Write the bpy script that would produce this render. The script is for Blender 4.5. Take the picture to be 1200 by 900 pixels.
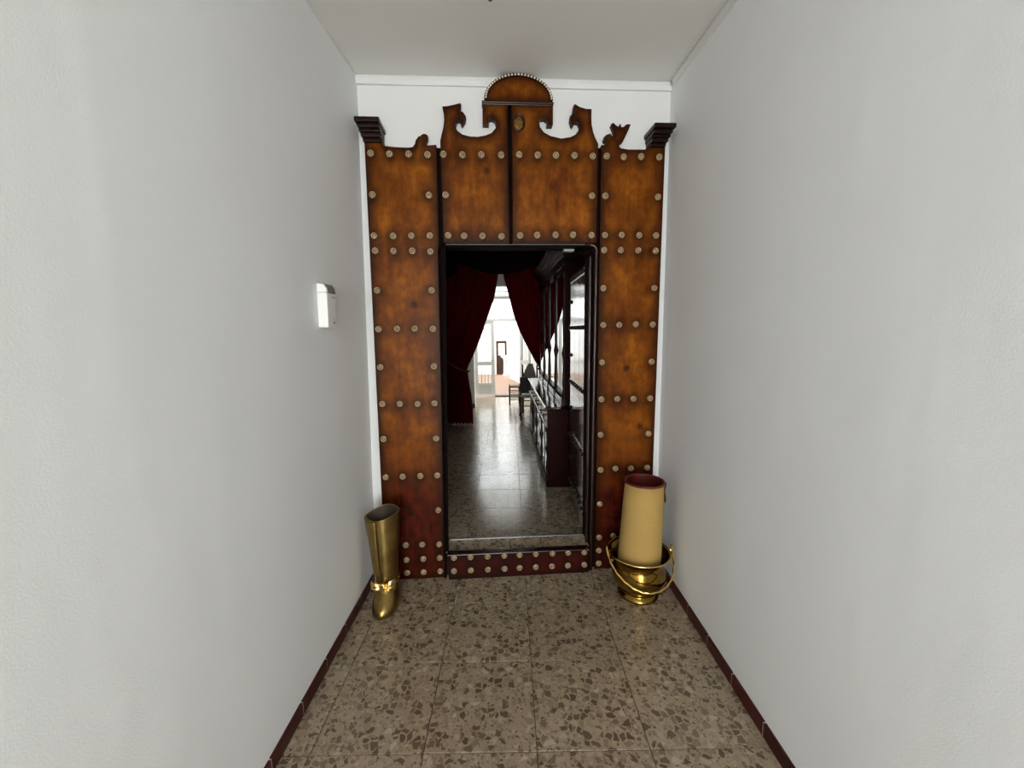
import bpy, bmesh, math, random
from mathutils import Vector, Matrix
random.seed(7)
S = bpy.context.scene
for o in list(bpy.data.objects):
    bpy.data.objects.remove(o)
C = S.collection
PI = math.pi

# ------------------------------------------------------------------ camera
F_PX, EYE = 483.0, 1.5                      # focal length in pixels of a 1200 px wide frame
dY = Vector(((597-600)/F_PX, -(387-450)/F_PX, 1.0)).normalized()   # hall axis seen from the camera (right, up, forward)
u = Vector((-.0145, 1, 0)); u = (u - u.dot(dY)*dY).normalized()     # plumb line, small roll
X = -dY.cross(u)
cam_d = bpy.data.cameras.new('camera'); cam = bpy.data.objects.new('camera', cam_d); C.objects.link(cam)
right = Vector((X[0], dY[0], u[0])); up = Vector((X[1], dY[1], u[1])); fwd = Vector((X[2], dY[2], u[2]))
m = Matrix((( right[0], up[0], -fwd[0], 0), (right[1], up[1], -fwd[1], 0), (right[2], up[2], -fwd[2], EYE), (0, 0, 0, 1)))
cam.matrix_world = m
cam_d.sensor_width = 36; cam_d.sensor_fit = 'HORIZONTAL'; cam_d.lens = F_PX/1200*36
cam_d.clip_start = .02; cam_d.clip_end = 200
S.camera = cam

# ------------------------------------------------------------------ world, lights, exposure
w = bpy.data.worlds.new('sky'); S.world = w; w.use_nodes = True
bg = w.node_tree.nodes['Background']
bg.inputs[0].default_value = (.93, .97, 1, 1); bg.inputs[1].default_value = 7.0    # bright overcast sky
S.view_settings.view_transform = 'Standard'; S.view_settings.look = 'None'
S.view_settings.gamma = 1; S.view_settings.exposure = 0; S.view_settings.use_curve_mapping = False
ld = bpy.data.lights.new('entrance_daylight', 'AREA'); ld.shape = 'RECTANGLE'
ld.size = 1.6; ld.size_y = 2.3; ld.energy = 115; ld.color = (.97, .99, 1)
lo = bpy.data.objects.new('entrance_daylight', ld); C.objects.link(lo)
lo.location = (0.04, -4.1, 1.2); lo.rotation_euler = (PI/2, 0, 0)    # street doorway behind the viewer, facing +Y

# ------------------------------------------------------------------ materials
def mat(name, col, rough=.5, metal=0, spec=.5, coat=0):
    mt = bpy.data.materials.new(name); mt.use_nodes = True
    b = mt.node_tree.nodes['Principled BSDF']
    b.inputs['Base Color'].default_value = (*col, 1); b.inputs['Roughness'].default_value = rough
    b.inputs['Metallic'].default_value = metal; b.inputs['Specular IOR Level'].default_value = spec
    b.inputs['Coat Weight'].default_value = coat; b.inputs['Specular Tint'].default_value = (1, .93, .86, 1); b.inputs['Coat Roughness'].default_value = .12
    return mt
class NT:
    def __init__(s, mt): s.t = mt.node_tree; s.b = s.t.nodes['Principled BSDF']
    def n(s, kind, **kw):
        nd = s.t.nodes.new(kind)
        for k, v in kw.items():
            if k.startswith('i_'): nd.inputs[k[2:].replace('_', ' ')].default_value = v
            else: setattr(nd, k, v)
        return nd
    def l(s, a, b): s.t.links.new(a, b)
    def mapping(s, coord='Object', scale=(1,1,1)):
        tc = s.n('ShaderNodeTexCoord'); mp = s.n('ShaderNodeMapping'); mp.inputs['Scale'].default_value = scale
        s.l(tc.outputs[coord], mp.inputs[0]); return mp.outputs[0]
    def noise(s, vec, scale, detail=4, rough=.55):
        nd = s.n('ShaderNodeTexNoise'); nd.inputs['Scale'].default_value = scale
        nd.inputs['Detail'].default_value = detail; nd.inputs['Roughness'].default_value = rough
        if vec is not None: s.l(vec, nd.inputs['Vector'])
        return nd.outputs['Fac']
    def ramp(s, fac, stops):
        r = s.n('ShaderNodeValToRGB'); e = r.color_ramp.elements
        while len(e) < len(stops): e.new(.5)
        for k, (p, c) in enumerate(stops): e[k].position = p; e[k].color = (*c, 1)
        s.l(fac, r.inputs[0]); return r.outputs[0]
    def mix(s, fac, a, b, mode='MIX'):
        nd = s.n('ShaderNodeMix', data_type='RGBA', blend_type=mode)
        for sock, v in ((nd.inputs[0], fac), (nd.inputs[6], a), (nd.inputs[7], b)):
            if hasattr(v, 'links'): s.l(v, sock)
            elif isinstance(v, (int, float)): sock.default_value = v
            else: sock.default_value = (*v, 1)
        return nd.outputs[2]
    def math(s, op, a, b=0.0):
        nd = s.n('ShaderNodeMath', operation=op)
        for k, v in enumerate((a, b)):
            if hasattr(v, 'links'): s.l(v, nd.inputs[k])
            else: nd.inputs[k].default_value = v
        return nd.outputs[0]
    def bump(s, h, strength=.2, dist=.01):
        nd = s.n('ShaderNodeBump'); nd.inputs['Strength'].default_value = strength; nd.inputs['Distance'].default_value = dist
        s.l(h, nd.inputs['Height']); s.l(nd.outputs[0], s.b.inputs['Normal'])

M = {}
def plaster(name, col, wavy=True):
    mt = mat(name, col, .62, spec=.35); n = NT(mt)
    v = n.mapping('Object'); fine = n.noise(v, 230, 3); mid = n.noise(v, 2.2, 3)
    n.l(n.mix(mid, tuple(c*.955 for c in col), tuple(min(1, c*1.02) for c in col)), n.b.inputs['Base Color'])
    wv = n.mapping('Object', (1, 2.6, .5)); wave = n.noise(wv, 1.6, 2)
    h = n.math('ADD', n.math('MULTIPLY', fine, .055), n.math('MULTIPLY', wave, .8 if wavy else .3))
    n.bump(h, .55, .012)
    return mt
M['wall'] = plaster('wall_plaster', (.85, .86, .855))
M['ceiling'] = plaster('ceiling_plaster', (.83, .825, .785), False)
M['trim'] = plaster('trim_plaster', (.74, .74, .72), False)
M['white_wall'] = plaster('patio_plaster', (.9, .9, .88), False)
M['stone_wall'] = plaster('inner_plaster', (.74, .72, .66), False)

def wood(name, light, dark, rough=.3, patina=False, gscale=1.0, coat=.0, redfoot=False, spec=.3):
    mt = mat(name, light, rough, coat=coat, spec=spec); n = NT(mt)
    v = n.mapping('Object', (9*gscale, 9*gscale, .9*gscale)); g = n.noise(v, 4, 6, .65)
    v2 = n.mapping('Object', (2.4, 2.4, 1.7)); blotch = n.noise(v2, 2.4, 4, .6)
    v3 = n.mapping('Object', (60*gscale, 60*gscale, 2.2*gscale)); fib = n.noise(v3, 3, 3, .6)
    f = n.math('ADD', n.math('MULTIPLY', g, .34), n.math('ADD', n.math('MULTIPLY', blotch, .86), n.math('MULTIPLY', fib, .12)))
    mid = tuple((a+b)/2 for a, b in zip(light, dark))
    c = n.ramp(f, [(.44, dark), (.66, mid), (.86, light)])
    mott = n.noise(n.mapping('Object', (1, 1, .8)), 17, 4, .6)
    c = n.mix(n.ramp(mott, [(.38, (.55, .55, .55)), (.6, (0, 0, 0))]), c, dark)
    if redfoot:      # redder varnish on the lower boards, shade near the floor painted in, uneven edge
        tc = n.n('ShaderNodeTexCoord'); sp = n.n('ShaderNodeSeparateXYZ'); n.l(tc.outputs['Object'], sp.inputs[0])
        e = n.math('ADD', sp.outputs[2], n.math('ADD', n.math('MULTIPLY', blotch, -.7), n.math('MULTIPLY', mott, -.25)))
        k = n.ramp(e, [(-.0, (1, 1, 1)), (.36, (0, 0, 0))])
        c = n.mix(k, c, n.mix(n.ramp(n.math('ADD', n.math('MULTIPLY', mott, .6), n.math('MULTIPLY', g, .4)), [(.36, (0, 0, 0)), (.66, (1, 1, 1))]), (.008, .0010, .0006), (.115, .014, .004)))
    if patina:
        a = n.n('ShaderNodeAttribute', attribute_name='patina')
        pf = n.math('MULTIPLY', a.outputs['Fac'], n.math('ADD', n.math('MULTIPLY', g, .8), .58))
        c = n.mix(pf, c, tuple(x*.28 for x in dark))
        kn = n.n('ShaderNodeTexVoronoi'); kn.inputs['Scale'].default_value = 3.1
        n.l(n.mapping('Object', (1, 1, 1)), kn.inputs['Vector'])
        knot = n.ramp(kn.outputs['Distance'], [(.04, (1, 1, 1)), (.095, (0, 0, 0))])
        c = n.mix(n.math('MULTIPLY', knot, .85), c, (.02, .006, .003))
    n.l(c, n.b.inputs['Base Color'])
    n.l(n.math('ADD', n.math('MULTIPLY', fib, .25), rough-.12), n.b.inputs['Roughness'])
    n.bump(fib, .18, .004)
    return mt
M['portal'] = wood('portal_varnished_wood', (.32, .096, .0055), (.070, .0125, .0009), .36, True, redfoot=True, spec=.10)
M['board'] = wood('red_mahogany', (.115, .0095, .004), (.018, .0015, .001), .36, True, spec=.16)
M['dark_wood'] = wood('dark_stained_wood', (.018, .006, .004), (.006, .002, .002), .3, spec=.25)
M['edge'] = wood('glossy_dark_moulding', (.030, .007, .005), (.006, .002, .002), .2, spec=.45)
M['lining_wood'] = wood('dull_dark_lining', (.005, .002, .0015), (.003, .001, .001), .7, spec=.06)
M['mahogany'] = wood('sideboard_mahogany', (.022, .003, .003), (.009, .0012, .0012), .45, spec=.07)
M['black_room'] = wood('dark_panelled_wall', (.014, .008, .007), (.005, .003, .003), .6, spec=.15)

mt = mat('glossy_black_leaf', (.012, .006, .005), .10, coat=.9, spec=.8); n = NT(mt)
v = n.mapping('Object', (28, 28, 1.2)); gr = n.noise(v, 3, 4)
n.l(n.ramp(gr, [(.35, (.006, .003, .003)), (.7, (.03, .012, .009))]), n.b.inputs['Base Color']); n.bump(gr, .22, .004); M['leaf'] = mt
M['top'] = mat('polished_dark_top', (.012, .006, .005), .12, spec=.8); M['pane'] = mat('dark_cabinet_glass', (.004, .004, .004), .02, spec=.9, coat=1); M['pane'].node_tree.nodes['Principled BSDF'].inputs['Coat Roughness'].default_value = .01

def brass(name, a, b, rough, scale=14):
    mt = mat(name, a, rough, 1); n = NT(mt)
    v = n.mapping('Object'); f = n.noise(v, scale, 4)
    n.l(n.ramp(f, [(.3, b), (.65, a)]), n.b.inputs['Base Color'])
    n.l(n.math('ADD', n.math('MULTIPLY', f, .2), rough-.08), n.b.inputs['Roughness']); n.bump(n.noise(v, scale*2.2, 2), .08, .004)
    return mt
M['brass'] = brass('aged_brass', (.36, .25, .085), (.22, .145, .045), .30)
M['brass_bright'] = brass('polished_brass', (.90, .68, .26), (.74, .5, .15), .16)
M['pot'] = brass('dark_polished_brass', (.36, .23, .05), (.22, .13, .028), .12)
M['medal'] = brass('bronze_medallion', (.20, .12, .03), (.09, .05, .012), .5, 90)
M['boot_inside'] = mat('dark_brown_inside', (.03, .02, .012), .6)  # inner face of the boot, much darker than the outer brass
M['stud'] = brass('stud_brass', (.47, .36, .215), (.29, .21, .115), .45, 60); M['stud'].node_tree.nodes['Principled BSDF'].inputs['Metallic'].default_value = .35
M['nail'] = brass('nail_silver', (.85, .76, .58), (.6, .5, .36), .35, 60); M['nail'].node_tree.nodes['Principled BSDF'].inputs['Metallic'].default_value = .5
M['stud_dark'] = mat('blackened_iron', (.012, .01, .01), .3, .6)
M['steel'] = mat('grey_steel', (.32, .33, .33), .35, .9)
M['skirting'] = mat('oxblood_tile', (.045, .006, .007), .3, spec=.22); n = NT(M['skirting'])
oi = n.n('ShaderNodeObjectInfo'); n.l(n.ramp(oi.outputs['Random'], [(0, (.034, .005, .006)), (1, (.06, .009, .009))]), n.b.inputs['Base Color'])
M['grout'] = mat('pale_grout', (.55, .47, .42), .8)
M['plastic'] = mat('white_plastic', (.82, .82, .80), .4)
M['plastic_grey'] = mat('grey_plastic', (.20, .20, .18), .5)
M['black'] = mat('black_plastic', (.01, .01, .01), .5)

# terrazzo: stone chips of two sizes in a beige cement
mt = mat('terrazzo', (.25, .2, .14), .25, spec=.5); n = NT(mt)
geo = n.n('ShaderNodeNewGeometry'); oi = n.n('ShaderNodeObjectInfo')
off = n.n('ShaderNodeCombineXYZ'); n.l(n.math('MULTIPLY', oi.outputs['Random'], 37.0), off.inputs[0]); n.l(n.math('MULTIPLY', oi.outputs['Random'], 91.0), off.inputs[1])
va = n.n('ShaderNodeVectorMath', operation='ADD'); n.l(geo.outputs['Position'], va.inputs[0]); n.l(off.outputs[0], va.inputs[1])
dn = n.n('ShaderNodeTexNoise'); dn.inputs['Scale'].default_value = 30; n.l(va.outputs[0], dn.inputs['Vector'])
vs = n.n('ShaderNodeVectorMath', operation='SCALE'); vs.inputs['Scale'].default_value = .022; n.l(dn.outputs['Color'], vs.inputs[0])
vb = n.n('ShaderNodeVectorMath', operation='ADD'); n.l(va.outputs[0], vb.inputs[0]); n.l(vs.outputs[0], vb.inputs[1]); vec = vb.outputs[0]
def chips(scale, edge):
    a = n.n('ShaderNodeTexVoronoi'); a.inputs['Scale'].default_value = scale; a.inputs['Randomness'].default_value = 1; n.l(vec, a.inputs['Vector'])
    b = n.n('ShaderNodeTexVoronoi', feature='DISTANCE_TO_EDGE'); b.inputs['Scale'].default_value = scale; n.l(vec, b.inputs['Vector'])
    sp = n.n('ShaderNodeSeparateColor'); n.l(a.outputs['Color'], sp.inputs[0])
    return sp.outputs[0], sp.outputs[1], n.ramp(b.outputs['Distance'], [(edge*.55, (0, 0, 0)), (edge, (1, 1, 1))])
r1, r1b, m1 = chips(37, .14); r2, r2b, m2 = chips(85, .12)
base = n.mix(n.noise(vec, 9, 4), (.285, .222, .152), (.40, .328, .24))
small = n.ramp(r2, [(0, (.13, .10, .066)), (.4, (.24, .19, .125)), (.75, (.31, .26, .185)), (1, (.42, .37, .29))])
big = n.ramp(r1, [(0, (.10, .076, .052)), (.25, (.135, .103, .07)), (.5, (.20, .155, .105)), (.75, (.28, .225, .155)), (1, (.46, .40, .32))])
k2 = n.math('MULTIPLY', m2, n.ramp(r2b, [(.35, (0, 0, 0)), (.4, (1, 1, 1))]))
k1 = n.math('MULTIPLY', m1, n.ramp(r1b, [(.38, (0, 0, 0)), (.42, (1, 1, 1))]))
col = n.mix(k1, n.mix(k2, base, small), big)
tint = n.ramp(oi.outputs['Random'], [(0, (.90, .855, .81)), (1, (1.0, .965, .92))])
col = n.mix(1.0, col, tint, 'MULTIPLY'); n.l(col, n.b.inputs['Base Color'])
dirt = n.noise(geo.outputs['Position'], 3.0, 4)
n.l(n.math('ADD', n.math('MULTIPLY', dirt, .2), .07), n.b.inputs['Roughness'])
n.bump(dn.outputs['Fac'], .03, .003)
M['terrazzo'] = mt
M['joint'] = mat('floor_joint', (.10, .08, .058), .8)

def cloth(name, col, trans=.0, sheen=.4):
    mt = mat(name, col, .9, spec=.1); n = NT(mt); n.b.inputs['Sheen Weight'].default_value = sheen
    n.b.inputs['Sheen Tint'].default_value = (*[min(1, c*4) for c in col], 1)
    v = n.mapping('Object'); f = n.noise(v, 400, 2); n.bump(f, .2, .002)
    if trans:
        t = n.n('ShaderNodeBsdfTranslucent'); t.inputs[0].default_value = (col[0]*3, col[1]*1.0, col[2]*1.0, 1)
        mx = n.n('ShaderNodeMixShader'); mx.inputs[0].default_value = trans
        out = n.t.nodes['Material Output']; n.l(n.b.outputs[0], mx.inputs[1]); n.l(t.outputs[0], mx.inputs[2]); n.l(mx.outputs[0], out.inputs[0])
    return mt
M['velvet'] = cloth('red_velvet', (.105, .0035, .0045), .45)
M['velvet_dark'] = cloth('black_red_velvet', (.006, .0015, .0015), 0, .05)
M['cord'] = cloth('tieback_cord', (.13, .03, .02), 0, .1)
M['cream'] = cloth('cream_fabric', (.62, .44, .185), .08, .05)
nn = NT(M['cream']); wv = nn.n('ShaderNodeTexWave'); wv.inputs['Scale'].default_value = 90; nn.l(nn.mapping('Object', (1, 1, 1)), wv.inputs['Vector'])
f = nn.noise(nn.mapping('Object', (2, 2, 30)), 6, 3); nn.l(nn.mix(f, (.40, .258, .078), (.465, .31, .105)), nn.b.inputs['Base Color'])
M['lining'] = mat('dark_red_lining', (.10, .013, .010), .4)
M['grey_cloth'] = cloth('grey_brown_upholstery', (.26, .235, .21), 0, .1)
M['grey_seat'] = mat('grey_vinyl', (.20, .22, .22), .4)
M['leather'] = mat('black_leather', (.003, .003, .003), .5, spec=.2)
M['frame_white'] = mat('white_painted_iron', (.46, .45, .42), .4); M['bar_grey'] = mat('grey_iron_bar', (.16, .16, .15), .4)
M['panel_beige'] = mat('beige_painted_panel', (.40, .385, .33), .45)
g = mat('clear_glass', (.95, .97, .96), .02); gn = g.node_tree.nodes['Principled BSDF']; gn.inputs['Transmission Weight'].default_value = 1; gn.inputs['IOR'].default_value = 1.05
M['glass'] = g
M['patio_floor'] = mat('pink_patio_tiles', (.62, .47, .38), .6); n = NT(M['patio_floor'])
n.l(n.mix(n.noise(n.mapping('Object'), 6), (.22, .125, .08), (.30, .18, .12)), n.b.inputs['Base Color'])
M['brown_door'] = wood('brown_far_door', (.05, .02, .010), (.02, .008, .005), .4)
M['straw'] = mat('woven_rush', (.07, .045, .025), .8)

# ------------------------------------------------------------------ mesh helpers
def obj(name, bm, mt, parent=None, smooth=False, loc=None, bevel=0, seg=2):
    bmesh.ops.recalc_face_normals(bm, faces=bm.faces[:])
    me = bpy.data.meshes.new(name); bm.to_mesh(me); bm.free()
    me.materials.append(mt)
    if smooth:
        me.polygons.foreach_set('use_smooth', [True]*len(me.polygons))
    o = bpy.data.objects.new(name, me); C.objects.link(o)
    if parent: o.parent = parent
    if loc: o.location = loc
    if bevel:
        b = o.modifiers.new('bevel', 'BEVEL'); b.width = bevel; b.segments = seg; b.limit_method = 'ANGLE'; b.angle_limit = .6
    return o
def inst(name, me, parent, loc=(0,0,0), rot=(0,0,0), scale=(1,1,1)):
    o = bpy.data.objects.new(name, me); C.objects.link(o); o.parent = parent
    o.location = loc; o.rotation_euler = rot; o.scale = scale; return o
def empty(name, loc=(0,0,0), rot=(0,0,0)):
    o = bpy.data.objects.new(name, None); C.objects.link(o); o.location = loc; o.rotation_euler = rot
    o.empty_display_size = .1; return o
def tag(o, label=None, cat=None, group=None, kind=None):
    if label: o['label'] = label
    if cat: o['category'] = cat
    if group: o['group'] = group
    if kind: o['kind'] = kind
    return o
def struct(o, label=None): return tag(o, label, kind='structure')
def add_box(bm, x0, x1, y0, y1, z0, z1):
    vs = [bm.verts.new((x, y, z)) for x in (x0, x1) for y in (y0, y1) for z in (z0, z1)]
    for f in ((0,1,3,2),(4,6,7,5),(0,4,5,1),(2,3,7,6),(0,2,6,4),(1,5,7,3)): bm.faces.new([vs[k] for k in f])
    return vs
def box(*a):
    bm = bmesh.new(); add_box(bm, *a); return bm
def boxes(l):
    bm = bmesh.new()
    for a in l: add_box(bm, *a)
    return bm
def add_prism(bm, pts, y0, y1):           # outline in the x-z plane, extruded along y
    a = [bm.verts.new((x, y0, z)) for x, z in pts]; b = [bm.verts.new((x, y1, z)) for x, z in pts]
    bm.faces.new(a); bm.faces.new(b[::-1])
    for k in range(len(pts)):
        j = (k+1) % len(pts); bm.faces.new((a[k], b[k], b[j], a[j]))
def prism(pts, y0, y1):
    bm = bmesh.new(); add_prism(bm, pts, y0, y1); return bm
def add_lathe(bm, prof, seg=24, c=(0,0,0), axis='z'):
    rings = []
    for r, h in prof:
        ring = []
        if r < 1e-5:
            p = (0, 0, h) if axis == 'z' else (0, -h, 0)
            ring = [bm.verts.new((c[0]+p[0], c[1]+p[1], c[2]+p[2]))]
        else:
            for k in range(seg):
                t = 2*PI*k/seg
                p = (r*math.cos(t), r*math.sin(t), h) if axis == 'z' else (r*math.cos(t), -h, r*math.sin(t))
                ring.append(bm.verts.new((c[0]+p[0], c[1]+p[1], c[2]+p[2])))
        rings.append(ring)
    for a, b in zip(rings, rings[1:]):
        for k in range(seg):
            j = (k+1) % seg
            if len(a) == 1 and len(b) == 1: continue
            if len(a) == 1: bm.faces.new((a[0], b[k], b[j]))
            elif len(b) == 1: bm.faces.new((a[k], b[0], a[j]))
            else: bm.faces.new((a[k], b[k], b[j], a[j]))
def lathe(prof, seg=24, c=(0,0,0), axis='z'):
    bm = bmesh.new(); add_lathe(bm, prof, seg, c, axis); return bm
def add_tube(bm, path, r, seg=8, twist=None):
    path = [Vector(p) for p in path]; n_ = len(path); rings = []
    t0 = (path[1]-path[0]).normalized(); up_ = Vector((0, 0, 1)) if abs(t0.z) < .9 else Vector((1, 0, 0))
    nrm = (up_ - up_.dot(t0)*t0).normalized()
    for k, p in enumerate(path):
        t = (path[min(k+1, n_-1)] - path[max(k-1, 0)]).normalized()
        nrm = (nrm - nrm.dot(t)*t).normalized(); bn = t.cross(nrm)
        rr = r[k] if isinstance(r, (list, tuple)) else r
        ring = []
        for q in range(seg):
            a = 2*PI*q/seg; ra = rr
            if twist: ra = rr*(1+.28*math.cos(2*(a - twist*k)))
            ring.append(bm.verts.new(p + ra*(math.cos(a)*nrm + math.sin(a)*bn)))
        rings.append(ring)
    for a, b in zip(rings, rings[1:]):
        for q in range(seg):
            j = (q+1) % seg; bm.faces.new((a[q], a[j], b[j], b[q]))
    bm.faces.new(rings[0][::-1]); bm.faces.new(rings[-1])
def tube(path, r, seg=8, twist=None):
    bm = bmesh.new(); add_tube(bm, path, r, seg, twist); return bm
def loft(rings, cap0=True, cap1=True):
    bm = bmesh.new(); R = [[bm.verts.new(p) for p in ring] for ring in rings]
    for a, b in zip(R, R[1:]):
        n_ = len(a)
        for q in range(n_):
            j = (q+1) % n_; bm.faces.new((a[q], a[j], b[j], b[q]))
    if cap0: bm.faces.new(R[0][::-1])
    if cap1: bm.faces.new(R[-1])
    return bm

# ------------------------------------------------------------------ the hall: floor, walls, ceiling
SK = .065; ANG = math.atan(SK); PY = 2.39            # the portal wall stands 3.7 degrees off square
def on_wall(s, y, z): return Vector((s*math.cos(ANG) - y*math.sin(ANG), PY + s*math.sin(ANG) + y*math.cos(ANG), z))
WY = .046                                             # wall face behind the boards

fl = struct(obj('floor', boxes([(-1.1, 1.1, -4.2, 9.28, -.08, -.012), (-.846, .923, -4.2, .475, -.012, 0)]), M['joint']),
            'beige terrazzo tile floor with brown and cream stone chips')
fl.data.materials.append(M['terrazzo'])
for p in fl.data.polygons:
    if p.center.z > -.013 and p.center.y < .475: p.material_index = 1
tile_mesh = {}
def tile(w_, d_):
    key = (round(w_, 3), round(d_, 3))
    if key not in tile_mesh:
        bm = box(-w_/2+.0014, w_/2-.0014, -d_/2+.0014, d_/2-.0014, -.0118, 0)
        top = [e for e in bm.edges if all(v.co.z > -.001 for v in e.verts)]
        bmesh.ops.bevel(bm, geom=top, offset=.0012, segments=1, affect='EDGES')
        bmesh.ops.recalc_face_normals(bm, faces=bm.faces[:])
        me = bpy.data.meshes.new('tile'); bm.to_mesh(me); bm.free(); me.materials.append(M['terrazzo']); tile_mesh[key] = me
    return tile_mesh[key]
xs = [-.739, -.331, .077, .485]; ys = [.475 + .41*k for k in range(23)]
for k in range(len(ys)-1):
    y0, y1 = ys[k], min(ys[k+1], 9.28)
    inner = y0 > 2.5
    cols = [-1.1]+xs+[1.1] if inner else [-.846]+xs+[.923]
    for a, b in zip(cols, cols[1:]):
        inst('tile', tile(b-a, y1-y0), fl, ((a+b)/2, (y0+y1)/2, random.uniform(-.0004, .0003)))

LX = lambda z: -.846 + .0195*z                       # the left wall leans in slightly
RX = .923
def ceil_z(y): return 2.857 + .055*(max(y, .2)-2.4)
def slab(name, quad, depth, mt):
    bm = bmesh.new(); a = [bm.verts.new(p) for p in quad]; d = Vector(depth); b = [bm.verts.new(Vector(p)+d) for p in quad]
    bm.faces.new(a); bm.faces.new(b[::-1])
    for k in range(4):
        j = (k+1) % 4; bm.faces.new((a[k], b[k], b[j], a[j]))
    return struct(obj(name, bm, mt))
pe = lambda x: PY + WY/math.cos(ANG) + SK*x
zt = 3.0
slab('wall_left', [(LX(-.02), -4.2, -.02), (LX(-.02), pe(LX(0)), -.02), (LX(zt), pe(LX(zt)), zt), (LX(zt), -4.2, zt)], (-.2, 0, 0), M['wall'])
slab('wall_right', [(RX, -4.2, -.02), (RX, pe(RX), -.02), (RX, pe(RX), zt), (RX, -4.2, zt)], (.2, 0, 0), M['wall'])
cb = bmesh.new()
add_sheet = [(-4.4, ceil_z(0)), (.2, ceil_z(0)), (2.62, ceil_z(2.62)), (2.62, ceil_z(2.62)+.1), (.2, ceil_z(0)+.1), (-4.4, ceil_z(0)+.1)]
ca = [cb.verts.new((-1.0, y, z)) for y, z in add_sheet]; cc = [cb.verts.new((1.1, y, z)) for y, z in add_sheet]
for a, b in ((0, 1), (1, 2), (2, 3), (3, 4), (4, 5), (5, 0)): cb.faces.new((ca[a], ca[b], cc[b], cc[a]))
for q in ((0, 1, 4, 5), (1, 2, 3, 4)): cb.faces.new([ca[k] for k in q]); cb.faces.new([cc[k] for k in q[::-1]])
ce = struct(obj('ceiling', cb, M['ceiling']))
OL, OR, OT = -.428, .50, 1.975                        # opening in the portal wall
wb = bmesh.new()
for s0, s1, z0, z1 in ((-1.2, OL, -.02, 3.0), (OR, 1.2, -.02, 3.0), (OL, OR, OT, 3.0)): add_box(wb, s0, s1, WY, WY+.07, z0, z1)
wall_back = struct(obj('wall_back', wb, M['trim'])); wall_back.location = (0, PY, 0); wall_back.rotation_euler = (0, 0, ANG)
# entrance wall behind the viewer with its open doorway
struct(obj('wall_front', boxes([(-1.0, -.78, -4.35, -4.15, 0, 3.0), (.86, 1.1, -4.35, -4.15, 0, 3.0), (-.78, .86, -4.35, -4.15, 2.33, 3.0)]), M['wall']))
# plain plaster bands under the ceiling
def band(name, p0, p1, h, d, side):
    n_ = 24; bm = bmesh.new(); prof = [(0, 0), (d*.55, 0), (d, .35), (d*.75, .75), (0, 1.0)]
    rows = []
    for k in range(n_+1):
        t = k/n_; p = Vector(p0).lerp(Vector(p1), t); zc = ceil_z(p.y)
        j = .0016*math.sin(9*t*3.1)+.001*math.sin(23*t)
        rows.append([bm.verts.new(p + Vector(side)*(a + (j if a else 0)) + Vector((0, 0, zc+.004 - h + b*h))) for a, b in prof])
    for a, b in zip(rows, rows[1:]):
        for q in range(len(prof)): j = (q+1) % len(prof); bm.faces.new((a[q], a[j], b[j], b[q]))
    bm.faces.new(rows[0]); bm.faces.new(rows[-1][::-1])
    o = struct(obj(name, bm, M['trim'])); return o
nb = (-(on_wall(0, 1, 0)-on_wall(0, 0, 0)))
band('trim_1', tuple(on_wall(-.84, WY, 0)), tuple(on_wall(.955, WY, 0)), .055, .022, tuple(nb))
band('trim_2', (RX, -4.1, 0), (RX, 2.44, 0), .045, .016, (-1, 0, 0))
band('trim_3', (LX(2.8), -4.1, 0), (LX(2.8), 2.33, 0), .02, .006, (1, 0, 0))
# oxblood skirting tiles
for side, x0, x1 in (('left', LX(0)-.004, LX(0)+.011), ('right', RX-.011, RX+.004)):
    g_ = struct(obj('baseboard_'+side, box(min(x0, x1)+.002*(side == 'right'), max(x0, x1)-.002*(side == 'left'), -4.1, 2.33 if side == 'left' else 2.43, 0, .0545), M['grout']))
    me = None; y = 2.325 if side == 'left' else 2.425
    while y > .1:
        if me is None:
            bm = box(x0, x1, -.1058, .1058, .0005, .057); bmesh.ops.bevel(bm, geom=bm.edges[:], offset=.0015, segments=1, affect='EDGES')
            bmesh.ops.recalc_face_normals(bm, faces=bm.faces[:]); me = bpy.data.meshes.new('tile'); bm.to_mesh(me); bm.free(); me.materials.append(M['skirting'])
        inst('tile', me, g_, (0, y-.1085, random.uniform(-.0008, .0006))); y -= .2175

# ------------------------------------------------------------------ the studded portal
portal = empty('studded_portal', (0, PY, 0), (0, 0, ANG))
tag(portal, 'tall varnished wooden door surround with brass studs and scrolled crest closing the hall', 'door surround')
LP = [(-.777,0),(-.757,2.533),(-.662,2.535),(-.66,2.49),(-.653,2.484),(-.601,2.479),(-.53,2.477),(-.505,2.481),(-.493,2.496),(-.488,2.515),(-.475,2.531),(-.469,2.537),(-.463,2.535),(-.459,2.541),(-.45,2.546),(-.442,2.549),(-.43,2.545),(-.425,2.532),(-.43,2.516),(-.442,2.507),(-.437,2.495),(-.421,2.49),(-.4,2.492),(-.380,2.494),(-.384,1.98),(-.420,.2),(-.421,0)]
HL = [(-.357,1.985),(-.358,2.512),(-.348,2.548),(-.339,2.579),(-.333,2.617),(-.334,2.654),(-.341,2.684),(-.313,2.686),(-.281,2.693),(-.244,2.703),(-.247,2.679),(-.248,2.66),(-.233,2.66),(-.222,2.645),(-.22,2.626),(-.231,2.607),(-.241,2.597),(-.245,2.611),(-.249,2.624),(-.263,2.622),(-.274,2.606),(-.276,2.587),(-.265,2.565),(-.237,2.546),(-.196,2.537),(-.156,2.536),(-.114,2.544),(-.081,2.557),(-.06,2.58),(-.054,2.603),(-.064,2.626),(-.08,2.634),(-.095,2.629),(-.095,2.602),(-.129,2.604),(-.127,2.71),(.007,2.71),(.005,1.985)]
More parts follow.
